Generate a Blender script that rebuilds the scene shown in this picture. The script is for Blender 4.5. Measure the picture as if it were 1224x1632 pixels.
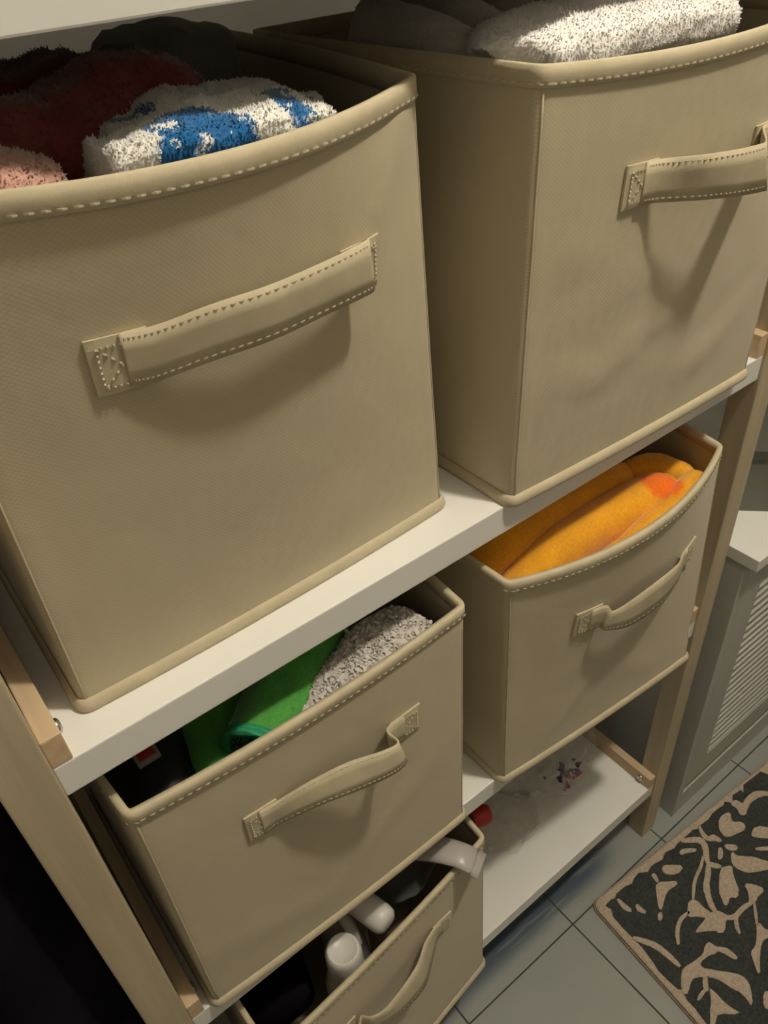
import bpy, bmesh, math, random
import numpy as np
from mathutils import Vector, Matrix, noise

random.seed(7); np.random.seed(7)
for o in list(bpy.data.objects): bpy.data.objects.remove(o, do_unlink=True)
scene = bpy.context.scene
COL = scene.collection
ZO = 0.915            # height of the shelf carrying the two large upper boxes

# ------------------------------------------------------------------ camera
cam_d = bpy.data.cameras.new('camera'); cam = bpy.data.objects.new('camera', cam_d); COL.objects.link(cam)
cam_d.sensor_fit = 'VERTICAL'; cam_d.sensor_height = 36.0; cam_d.sensor_width = 27.0
cam_d.lens = 36.0 * 1272.0 / 1632.0
cam_d.clip_start = 0.01
right = Vector((0.78672132, -0.61393042, -0.0644903))
down = Vector((-0.42304826, -0.46011822, -0.78059041))
fwd = Vector((0.44955504, 0.64138963, -0.62170701))
m = Matrix((right, -down, -fwd)).transposed().to_4x4()
m.translation = Vector((-0.00651519, -0.35234189, 0.39970112 + ZO))
cam.matrix_world = m
scene.camera = cam

# ------------------------------------------------------------------ world, lamp, exposure
w = bpy.data.worlds.new('world'); scene.world = w; w.use_nodes = True
w.node_tree.nodes['Background'].inputs[0].default_value = (0.9, 0.95, 1.0, 1)
w.node_tree.nodes['Background'].inputs[1].default_value = 0.02
lamp_d = bpy.data.lights.new('ceiling_lamp_light', 'POINT')
lamp_d.energy = 53.0; lamp_d.color = (1.0, 0.91, 0.74); lamp_d.shadow_soft_size = 0.045
lamp = bpy.data.objects.new('ceiling_lamp_light', lamp_d); COL.objects.link(lamp)
lamp.location = (0.62, -0.46, 2.36)
scene.view_settings.view_transform = 'Standard'; scene.view_settings.look = 'None'
scene.view_settings.gamma = 1.0; scene.view_settings.use_curve_mapping = False
scene.view_settings.exposure = 0.0

# ------------------------------------------------------------------ helpers
ORG = {}
def tag(o, label=None, cat=None, group=None, kind=None):
    if label: o['label'] = label
    if cat: o['category'] = cat
    if group: o['group'] = group
    if kind: o['kind'] = kind
    return o
def root(name, loc, label, cat, group=None):
    o = bpy.data.objects.new(name, None); o.empty_display_size = 0.03; COL.objects.link(o)
    o.location = loc; ORG[o.name] = Vector(loc)
    return tag(o, label, cat, group)
def mesh(name, V, F, mat, parent=None, smooth=False, col=None, loc=None):
    """V in world coordinates; parts become local to their thing's base"""
    V = np.asarray(V, dtype=float).reshape(-1, 3)
    if parent is not None: org = ORG[parent.name]
    elif loc is not None: org = Vector(loc)
    else: org = Vector((0, 0, 0))
    me = bpy.data.meshes.new(name)
    me.from_pydata((V - np.array(org)).tolist(), [], F)
    if col is not None:
        a = me.color_attributes.new('Tint', 'FLOAT_COLOR', 'POINT')
        c = np.ones((len(V), 4)); c[:, :3] = col
        a.data.foreach_set('color', c.ravel())
    if smooth: me.polygons.foreach_set('use_smooth', [True] * len(me.polygons))
    me.update()
    bm = bmesh.new(); bm.from_mesh(me); bmesh.ops.recalc_face_normals(bm, faces=bm.faces); bm.to_mesh(me); bm.free()
    if mat: me.materials.append(mat)
    o = bpy.data.objects.new(name, me); COL.objects.link(o)
    ORG[o.name] = org
    if parent is not None: o.parent = parent
    else: o.location = org
    return o
def box_geo(x0, x1, y0, y1, z0, z1, b=0.0015):
    """bevelled box"""
    bm = bmesh.new()
    bmesh.ops.create_cube(bm, size=1.0)
    for v in bm.verts:
        v.co = Vector(((x0 + x1) / 2 + v.co.x * (x1 - x0), (y0 + y1) / 2 + v.co.y * (y1 - y0), (z0 + z1) / 2 + v.co.z * (z1 - z0)))
    if b > 0: bmesh.ops.bevel(bm, geom=bm.edges[:], offset=b, segments=2, affect='EDGES', profile=0.6)
    bm.verts.index_update()
    V = [v.co[:] for v in bm.verts]; F = [[v.index for v in f.verts] for f in bm.faces]
    bm.free(); return V, F
def box(name, x0, x1, y0, y1, z0, z1, mat, parent=None, b=0.0015):
    V, F = box_geo(x0, x1, y0, y1, z0, z1, b); return mesh(name, V, F, mat, parent)
def join(*geos):
    V = []; F = []
    for v, f in geos:
        n = len(V); V += list(v); F += [[i + n for i in q] for q in f]
    return V, F
def rings(R, close=True, cap0=True, cap1=True):
    """R: list of rings (equal count) -> closed tube geometry"""
    n = len(R[0]); V = [tuple(p) for r in R for p in r]; F = []
    for i in range(len(R) - 1):
        for j in range(n if close else n - 1):
            k = (j + 1) % n
            F.append([i * n + j, i * n + k, (i + 1) * n + k, (i + 1) * n + j])
    if cap0: F.append(list(range(n))[::-1])
    if cap1: F.append([(len(R) - 1) * n + j for j in range(n)])
    return V, F
def lathe(prof, base, axis=(0, 0, 1), n=28):
    """prof: list of (radius, height) along axis from base"""
    a = Vector(axis).normalized(); h = Vector((1, 0, 0)) if abs(a.x) < .8 else Vector((0, 1, 0))
    u = a.cross(h).normalized(); v = a.cross(u); b = Vector(base); R = []
    for r, z in prof:
        R.append([b + a * z + (u * math.cos(2 * math.pi * k / n) + v * math.sin(2 * math.pi * k / n)) * max(r, 1e-5) for k in range(n)])
    return rings(R)
def catmull(P, n):
    P = np.asarray(P, float); out = []
    for i in range(len(P) - 1):
        p0 = P[max(i - 1, 0)]; p1 = P[i]; p2 = P[i + 1]; p3 = P[min(i + 2, len(P) - 1)]
        for k in range(n):
            t = k / n
            out.append(0.5 * ((2 * p1) + (-p0 + p2) * t + (2 * p0 - 5 * p1 + 4 * p2 - p3) * t * t + (-p0 + 3 * p1 - 3 * p2 + p3) * t ** 3))
    out.append(P[-1]); return np.array(out)

# ------------------------------------------------------------------ materials
def new_mat(name):
    m = bpy.data.materials.new(name); m.use_nodes = True
    nt = m.node_tree; return m, nt, nt.nodes['Principled BSDF']
def N(nt, kind, **kw):
    n = nt.nodes.new(kind)
    for k, v in kw.items():
        if k in n.inputs: n.inputs[k].default_value = v
        else: setattr(n, k, v)
    return n
def mix_cols(nt, fac, a, b):
    mx = N(nt, 'ShaderNodeMix', data_type='RGBA')
    nt.links.new(fac, mx.inputs[0])
    for sock, c in ((6, a), (7, b)):
        if hasattr(c, 'links'): nt.links.new(c, mx.inputs[sock])
        else: mx.inputs[sock].default_value = (*c, 1)
    return mx.outputs[2]
def mapped(nt, scale=(1, 1, 1), rot=(0, 0, 0)):
    tc = N(nt, 'ShaderNodeTexCoord'); mp = N(nt, 'ShaderNodeMapping')
    mp.inputs['Scale'].default_value = scale; mp.inputs['Rotation'].default_value = rot
    nt.links.new(tc.outputs['Object'], mp.inputs['Vector']); return mp.outputs[0]
def noisy(name, a, b, scale=20, rough=0.6, stretch=(1, 1, 1), bump=0.0, detail=4, spec=0.5, bscale=None, bdist=0.001, sheen=0.0, coat=0.0, lo=.35, hi=.65):
    m, nt, p = new_mat(name)
    v = mapped(nt, stretch)
    n = N(nt, 'ShaderNodeTexNoise', Scale=scale, Detail=detail); nt.links.new(v, n.inputs['Vector'])
    r = N(nt, 'ShaderNodeMapRange'); r.inputs[1].default_value = lo; r.inputs[2].default_value = hi
    nt.links.new(n.outputs[0], r.inputs[0])
    nt.links.new(mix_cols(nt, r.outputs[0], a, b), p.inputs['Base Color'])
    p.inputs['Roughness'].default_value = rough; p.inputs['Specular IOR Level'].default_value = spec
    p.inputs['Sheen Weight'].default_value = sheen; p.inputs['Coat Weight'].default_value = coat
    if bump:
        n2 = N(nt, 'ShaderNodeTexNoise', Scale=bscale or scale * 4, Detail=3); nt.links.new(v, n2.inputs['Vector'])
        bp = N(nt, 'ShaderNodeBump', Strength=bump, Distance=bdist)
        nt.links.new(n2.outputs[0], bp.inputs['Height']); nt.links.new(bp.outputs[0], p.inputs['Normal'])
    return m
def fabric(name, a, b):
    """non-woven fabric with a fine embossed diagonal dot grid"""
    m, nt, p = new_mat(name)
    tc = N(nt, 'ShaderNodeTexCoord'); sp = N(nt, 'ShaderNodeSeparateXYZ'); nt.links.new(tc.outputs['Object'], sp.inputs[0])
    def M(op, x, y=None):
        q = N(nt, 'ShaderNodeMath', operation=op)
        for i, s in enumerate((x, y)):
            if s is None: continue
            if hasattr(s, 'links'): nt.links.new(s, q.inputs[i])
            else: q.inputs[i].default_value = s
        return q.outputs[0]
    h = M('ADD', sp.outputs[0], sp.outputs[1]); k = 2 * math.pi / 0.0026
    s1 = M('SINE', M('MULTIPLY', h, k)); s2 = M('SINE', M('MULTIPLY', sp.outputs[2], k))
    dots = M('MULTIPLY', s1, s2)
    n = N(nt, 'ShaderNodeTexNoise', Scale=28, Detail=5); nt.links.new(tc.outputs['Object'], n.inputs['Vector'])
    base = mix_cols(nt, n.outputs[0], a, b)
    fac = M('MULTIPLY', M('ADD', dots, 1.0), 0.10)
    dk = mix_cols(nt, fac, base, tuple(x * 0.45 for x in a))
    nt.links.new(dk, p.inputs['Base Color'])
    n2 = N(nt, 'ShaderNodeTexNoise', Scale=14, Detail=3); nt.links.new(tc.outputs['Object'], n2.inputs['Vector'])
    hgt = M('ADD', M('MULTIPLY', dots, -0.00004), M('MULTIPLY', n2.outputs[0], 0.004))
    bp = N(nt, 'ShaderNodeBump', Strength=0.55, Distance=1.0)
    nt.links.new(hgt, bp.inputs['Height']); nt.links.new(bp.outputs[0], p.inputs['Normal'])
    p.inputs['Roughness'].default_value = 0.72; p.inputs['Specular IOR Level'].default_value = 0.35
    p.inputs['Sheen Weight'].default_value = 0.15
    return m
def tinted(name, rough=0.95, sheen=0.4, var=0.25, scale=350):
    """colour from the yarn itself (vertex tint) with fibre variation"""
    m, nt, p = new_mat(name)
    at = N(nt, 'ShaderNodeAttribute', attribute_name='Tint')
    v = mapped(nt); n = N(nt, 'ShaderNodeTexNoise', Scale=scale, Detail=2); nt.links.new(v, n.inputs['Vector'])
    hs = N(nt, 'ShaderNodeHueSaturation'); nt.links.new(at.outputs['Color'], hs.inputs['Color'])
    mr = N(nt, 'ShaderNodeMapRange'); mr.inputs[3].default_value = 1 - var; mr.inputs[4].default_value = 1 + var * .6
    nt.links.new(n.outputs[0], mr.inputs[0]); nt.links.new(mr.outputs[0], hs.inputs['Value'])
    nt.links.new(hs.outputs[0], p.inputs['Base Color'])
    p.inputs['Roughness'].default_value = rough; p.inputs['Sheen Weight'].default_value = sheen
    p.inputs['Specular IOR Level'].default_value = 0.15
    return m
BEIGE = fabric('beige_nonwoven', (0.52, 0.45, 0.31), (0.58, 0.505, 0.35))
TRIM = noisy('beige_binding', (0.51, 0.44, 0.305), (0.57, 0.495, 0.345), 60, 0.7, bump=0.3, bscale=900, bdist=0.0004)
STITCH = noisy('cream_thread', (0.55, 0.48, 0.34), (0.60, 0.53, 0.38), 300, 0.8)
WHITE = noisy('white_laminate', (0.80, 0.79, 0.76), (0.84, 0.83, 0.80), 6, 0.38)
WOOD_Z = noisy('pine_upright', (0.45, 0.375, 0.25), (0.54, 0.455, 0.315), 26, 0.55, (3, 3, 0.16), bump=0.25, bdist=0.0006)
WOOD_Y = noisy('pine_rail', (0.55, 0.40, 0.25), (0.64, 0.49, 0.32), 26, 0.55, (3, 0.2, 3), bump=0.25, bdist=0.0006)
STEEL = noisy('screw_steel', (0.55, 0.55, 0.55), (0.7, 0.7, 0.7), 90, 0.25); STEEL.node_tree.nodes['Principled BSDF'].inputs['Metallic'].default_value = 1
TERRY = tinted('terry_yarn')

# ------------------------------------------------------------------ the room
def plaster(name, a, b): return noisy(name, a, b, 9, 0.7, bump=0.1, bdist=0.002)
WALL = plaster('wall_paint', (0.35, 0.335, 0.30), (0.38, 0.365, 0.33))
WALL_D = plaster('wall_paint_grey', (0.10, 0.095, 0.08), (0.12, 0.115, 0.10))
GROUT = noisy('grout', (0.045, 0.045, 0.04), (0.07, 0.07, 0.06), 80, 0.9)
def struct(name, x0, x1, y0, y1, z0, z1, mat):
    V, F = box_geo(x0, x1, y0, y1, z0, z1, 0); return tag(mesh(name, V, F, mat), kind='structure')
RX0, RX1, RY0, RY1, RZ = -0.50, 1.70, -1.45, 0.42, 2.45
floor = struct('floor', RX0, RX1, RY0, RY1, -0.05, -0.0015, GROUT)
struct('ceiling', RX0 - .1, RX1 + .1, RY0 - .1, RY1 + .1, RZ, RZ + .05, WALL)
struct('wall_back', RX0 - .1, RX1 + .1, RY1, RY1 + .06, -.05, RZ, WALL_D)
struct('wall_front', RX0 - .1, RX1 + .1, RY0 - .06, RY0, -.05, RZ, WALL)
struct('wall_left', RX0 - .06, RX0, RY0, RY1, -.05, RZ, WALL)
struct('wall_right', RX1, RX1 + .06, RY0, RY1, -.05, RZ, WALL)

def tile_mat():
    m, nt, p = new_mat('glazed_floor_tile')
    g = N(nt, 'ShaderNodeNewGeometry'); sp = N(nt, 'ShaderNodeSeparateXYZ'); nt.links.new(g.outputs['Position'], sp.inputs[0])
    n = N(nt, 'ShaderNodeTexNoise', Scale=11, Detail=5); nt.links.new(g.outputs['Position'], n.inputs['Vector'])
    base = mix_cols(nt, n.outputs[0], (0.27, 0.29, 0.28), (0.325, 0.335, 0.315))
    # dark blue streaks in the tile colour along the shelf foot
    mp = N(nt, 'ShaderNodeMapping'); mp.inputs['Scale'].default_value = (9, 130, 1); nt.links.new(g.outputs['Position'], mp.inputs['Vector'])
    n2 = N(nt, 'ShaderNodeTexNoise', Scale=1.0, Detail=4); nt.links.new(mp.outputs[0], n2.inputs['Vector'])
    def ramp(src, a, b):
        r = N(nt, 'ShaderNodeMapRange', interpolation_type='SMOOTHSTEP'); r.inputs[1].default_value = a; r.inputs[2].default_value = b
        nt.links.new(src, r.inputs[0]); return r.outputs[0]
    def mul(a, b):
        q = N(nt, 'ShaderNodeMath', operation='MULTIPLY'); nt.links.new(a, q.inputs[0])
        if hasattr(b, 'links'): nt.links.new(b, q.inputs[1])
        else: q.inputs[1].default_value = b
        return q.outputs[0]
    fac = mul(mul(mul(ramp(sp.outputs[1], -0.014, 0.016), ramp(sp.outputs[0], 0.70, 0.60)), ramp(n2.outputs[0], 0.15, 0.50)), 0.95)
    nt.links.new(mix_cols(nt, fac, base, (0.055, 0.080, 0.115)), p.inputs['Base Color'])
    p.inputs['Roughness'].default_value = 0.42
    return m
TILE = tile_mat()
PT = 0.2228; TX0 = 0.521 - 4 * PT; TY0 = -0.0255 - 6 * PT
tile0 = None
for i in range(9):
    for j in range(8):
        x = TX0 + i * PT; y = TY0 + j * PT
        if tile0 is None:
            V, F = box_geo(-PT / 2 + .0011, PT / 2 - .0011, -PT / 2 + .0011, PT / 2 - .0011, -.006, 0, .0009)
            t_ = mesh('floor_tile', V, F, TILE); tile0 = t_
        else:
            t_ = tile0.copy(); COL.objects.link(t_)
        t_.location = (x + PT / 2, y + PT / 2, 0); t_.parent = floor

# ------------------------------------------------------------------ shelving unit
shelf = root('shelving_unit', (0.3535, 0.165, 0), 'pine shelving unit with white shelves holding the beige fabric boxes', 'shelf')
SX0, SX1, SD = -0.013, 0.720, 0.335
for x0 in (SX0 - .031, SX1):
    for y0 in (-0.003, SD - .027):
        box('upright_post', x0, x0 + .031, y0, y0 + .03, 0.0, 1.62, WOOD_Z, shelf, .0015)
for k, zt in enumerate((0.155, 0.531, ZO, 1.305)):
    sh = box('shelf_board', SX0, SX1, 0.0, SD, zt - .028, zt, WHITE, shelf, .0012)
    for sx in (0, 1):
        if zt > 1.2: continue
        x0, x1 = (SX0, 0.0) if sx == 0 else (SX1 - .013, SX1)
        rl = box('shelf_rail', x0, x1, 0.0, SD, zt, zt + .025, WOOD_Y, shelf, .0012)
        for yy in (0.018, SD - .02):
            ax = (1, 0, 0) if sx == 0 else (-1, 0, 0)
            xs = x1 if sx == 0 else x0
            scp = mesh('screw', *lathe([(0, -.002), (.0052, -.002), (.0055, 0), (.0048, .0016), (.0028, .0026), (.0022, .0018), (0, .0014)], (xs, yy, zt + .0125), ax, 18), STEEL, rl, True)

# ------------------------------------------------------------------ louvred cabinet
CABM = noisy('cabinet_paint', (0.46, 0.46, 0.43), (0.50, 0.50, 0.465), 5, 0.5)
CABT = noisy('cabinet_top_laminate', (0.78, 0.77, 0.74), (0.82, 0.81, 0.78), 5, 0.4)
cab = root('louvred_cabinet', (1.05, 0.15, 0), 'white low cabinet with a louvred door to the right of the shelving unit', 'cabinet')
cx0, cx1, cy0, cy1, ch = 0.790, 1.36, 0.006, 0.36, 0.593
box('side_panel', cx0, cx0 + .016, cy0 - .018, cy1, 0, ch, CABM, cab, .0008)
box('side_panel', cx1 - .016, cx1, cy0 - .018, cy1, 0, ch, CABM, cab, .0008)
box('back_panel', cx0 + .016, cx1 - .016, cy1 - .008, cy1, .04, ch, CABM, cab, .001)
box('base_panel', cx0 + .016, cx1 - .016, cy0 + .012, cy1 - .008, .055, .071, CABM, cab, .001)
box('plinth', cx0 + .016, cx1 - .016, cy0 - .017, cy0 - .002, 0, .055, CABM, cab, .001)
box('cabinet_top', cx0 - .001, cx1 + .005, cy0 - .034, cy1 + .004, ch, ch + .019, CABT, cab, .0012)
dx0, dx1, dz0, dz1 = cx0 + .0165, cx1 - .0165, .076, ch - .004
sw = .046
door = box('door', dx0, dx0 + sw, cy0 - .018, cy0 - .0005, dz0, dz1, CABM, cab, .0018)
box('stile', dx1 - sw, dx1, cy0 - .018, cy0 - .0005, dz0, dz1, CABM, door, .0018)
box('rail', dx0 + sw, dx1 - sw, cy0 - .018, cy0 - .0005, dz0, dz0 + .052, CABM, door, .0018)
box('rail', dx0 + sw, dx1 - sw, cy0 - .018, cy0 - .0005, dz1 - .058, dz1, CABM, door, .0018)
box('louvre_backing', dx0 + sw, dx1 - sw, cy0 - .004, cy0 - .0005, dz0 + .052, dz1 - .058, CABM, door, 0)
z = dz0 + .053
while z < dz1 - .068:
    a, b_ = dx0 + sw + .0005, dx1 - sw - .0005
    sec = [(cy0 - .0150, z), (cy0 - .0172, z + .0015), (cy0 - .0172, z + .0045), (cy0 - .0050, z + .0135), (cy0 - .0040, z + .0125), (cy0 - .0130, z + .0050), (cy0 - .0135, z)]
    V, F = rings([[(a, yy, zz) for yy, zz in sec], [(b_, yy, zz) for yy, zz in sec]])
    mesh('louvre_slat', V, F, CABM, door); z += .0172

# grey block standing askew on the cabinet
BLK = noisy('grey_green_plastic', (0.14, 0.145, 0.12), (0.165, 0.17, 0.14), 12, 0.45)
BLKL = noisy('grey_block_top', (0.085, 0.083, 0.068), (0.10, 0.097, 0.08), 12, 0.5)
bk = root('grey_block', (0.96, 0.17, ch + .019), 'grey block standing askew on the white cabinet top behind the right post', 'tub')
d_ = Vector((0.70, -0.714, 0)); n_ = Vector((0.714, 0.70, 0)); p_ = Vector((0.872, 0.035, 0))
def slab(w0, w1, q0, q1, z0, z1, r=.012):
    R = []
    for z in (z0, z1):
        ring = []
        for cx_, cy_, a0 in ((w1 - r, q0 + r, -90), (w1 - r, q1 - r, 0), (w0 + r, q1 - r, 90), (w0 + r, q0 + r, 180)):
            for k in range(5):
                a = math.radians(a0 + k * 22.5); u = cx_ + r * math.cos(a); q = cy_ + r * math.sin(a)
                ring.append(p_ + d_ * u + n_ * q + Vector((0, 0, z)))
        R.append(ring)
    return rings(R)
mesh('block_body', *slab(-.13, .13, 0, .15, ch + .019, ch + .105), BLK, bk)
mesh('block_top', *slab(-.133, .133, -.003, .153, ch + .105, ch + .118), BLKL, bk)

# ------------------------------------------------------------------ black folded sheet added to fill the dark area left of the unit
NIGHT = noisy('black_fill', (0.004, 0.003, 0.006), (0.010, 0.006, 0.013), 10, 0.95, spec=0.1)
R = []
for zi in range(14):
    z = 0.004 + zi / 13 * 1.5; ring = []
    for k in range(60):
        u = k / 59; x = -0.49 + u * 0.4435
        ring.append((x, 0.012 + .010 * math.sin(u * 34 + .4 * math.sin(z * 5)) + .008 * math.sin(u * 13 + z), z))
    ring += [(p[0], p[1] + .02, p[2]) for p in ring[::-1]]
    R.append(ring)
tag(mesh('dark_fill_sheet', *rings(R), NIGHT, None, True, loc=(-.27, .02, 0)), 'black folded sheet added to fill the dark area beside the left wooden post', 'cloth')

# ------------------------------------------------------------------ rug
RUG_FIELD= [(0.0095,0.2146),(0.0121,0.1956),(0.0112,0.1818),(0.0165,0.168),(0.0122,0.1641),(0.0098,0.1472),(0.0087,0.1308),(0.0122,0.1138),(0.0143,0.0918),(0.0133,0.0763),(0.012,0.0565),(0.0125,0.0357),(0.0187,0.0264),(0.015,0.0168),(0.0281,0.0152),(0.0365,0.0171),(0.0427,0.0134),(0.0626,0.0133),(0.0757,0.0164),(0.0847,0.0124),(0.0972,0.0102),(0.1106,0.0177),(0.1226,0.0145),(0.132,0.0148),(0.1462,0.0174),(0.1592,0.0114),(0.1771,0.0154),(0.1876,0.0129),(0.2165,0.0122),(0.228,0.0112),(0.2371,0.0155),(0.243,0.0128),(0.264,0.0139),(0.2789,0.0105),(0.2952,0.0103),(0.307,0.0116),(0.3141,0.0082),(0.3204,0.0139),(0.3214,0.0195),(0.3361,0.0081),(0.3558,0.01),(0.3544,0.0164),(0.3679,0.0062),(0.3835,0.0061),(0.3968,0.0068),(0.4143,0.0066),(0.4197,0.0183)]
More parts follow.
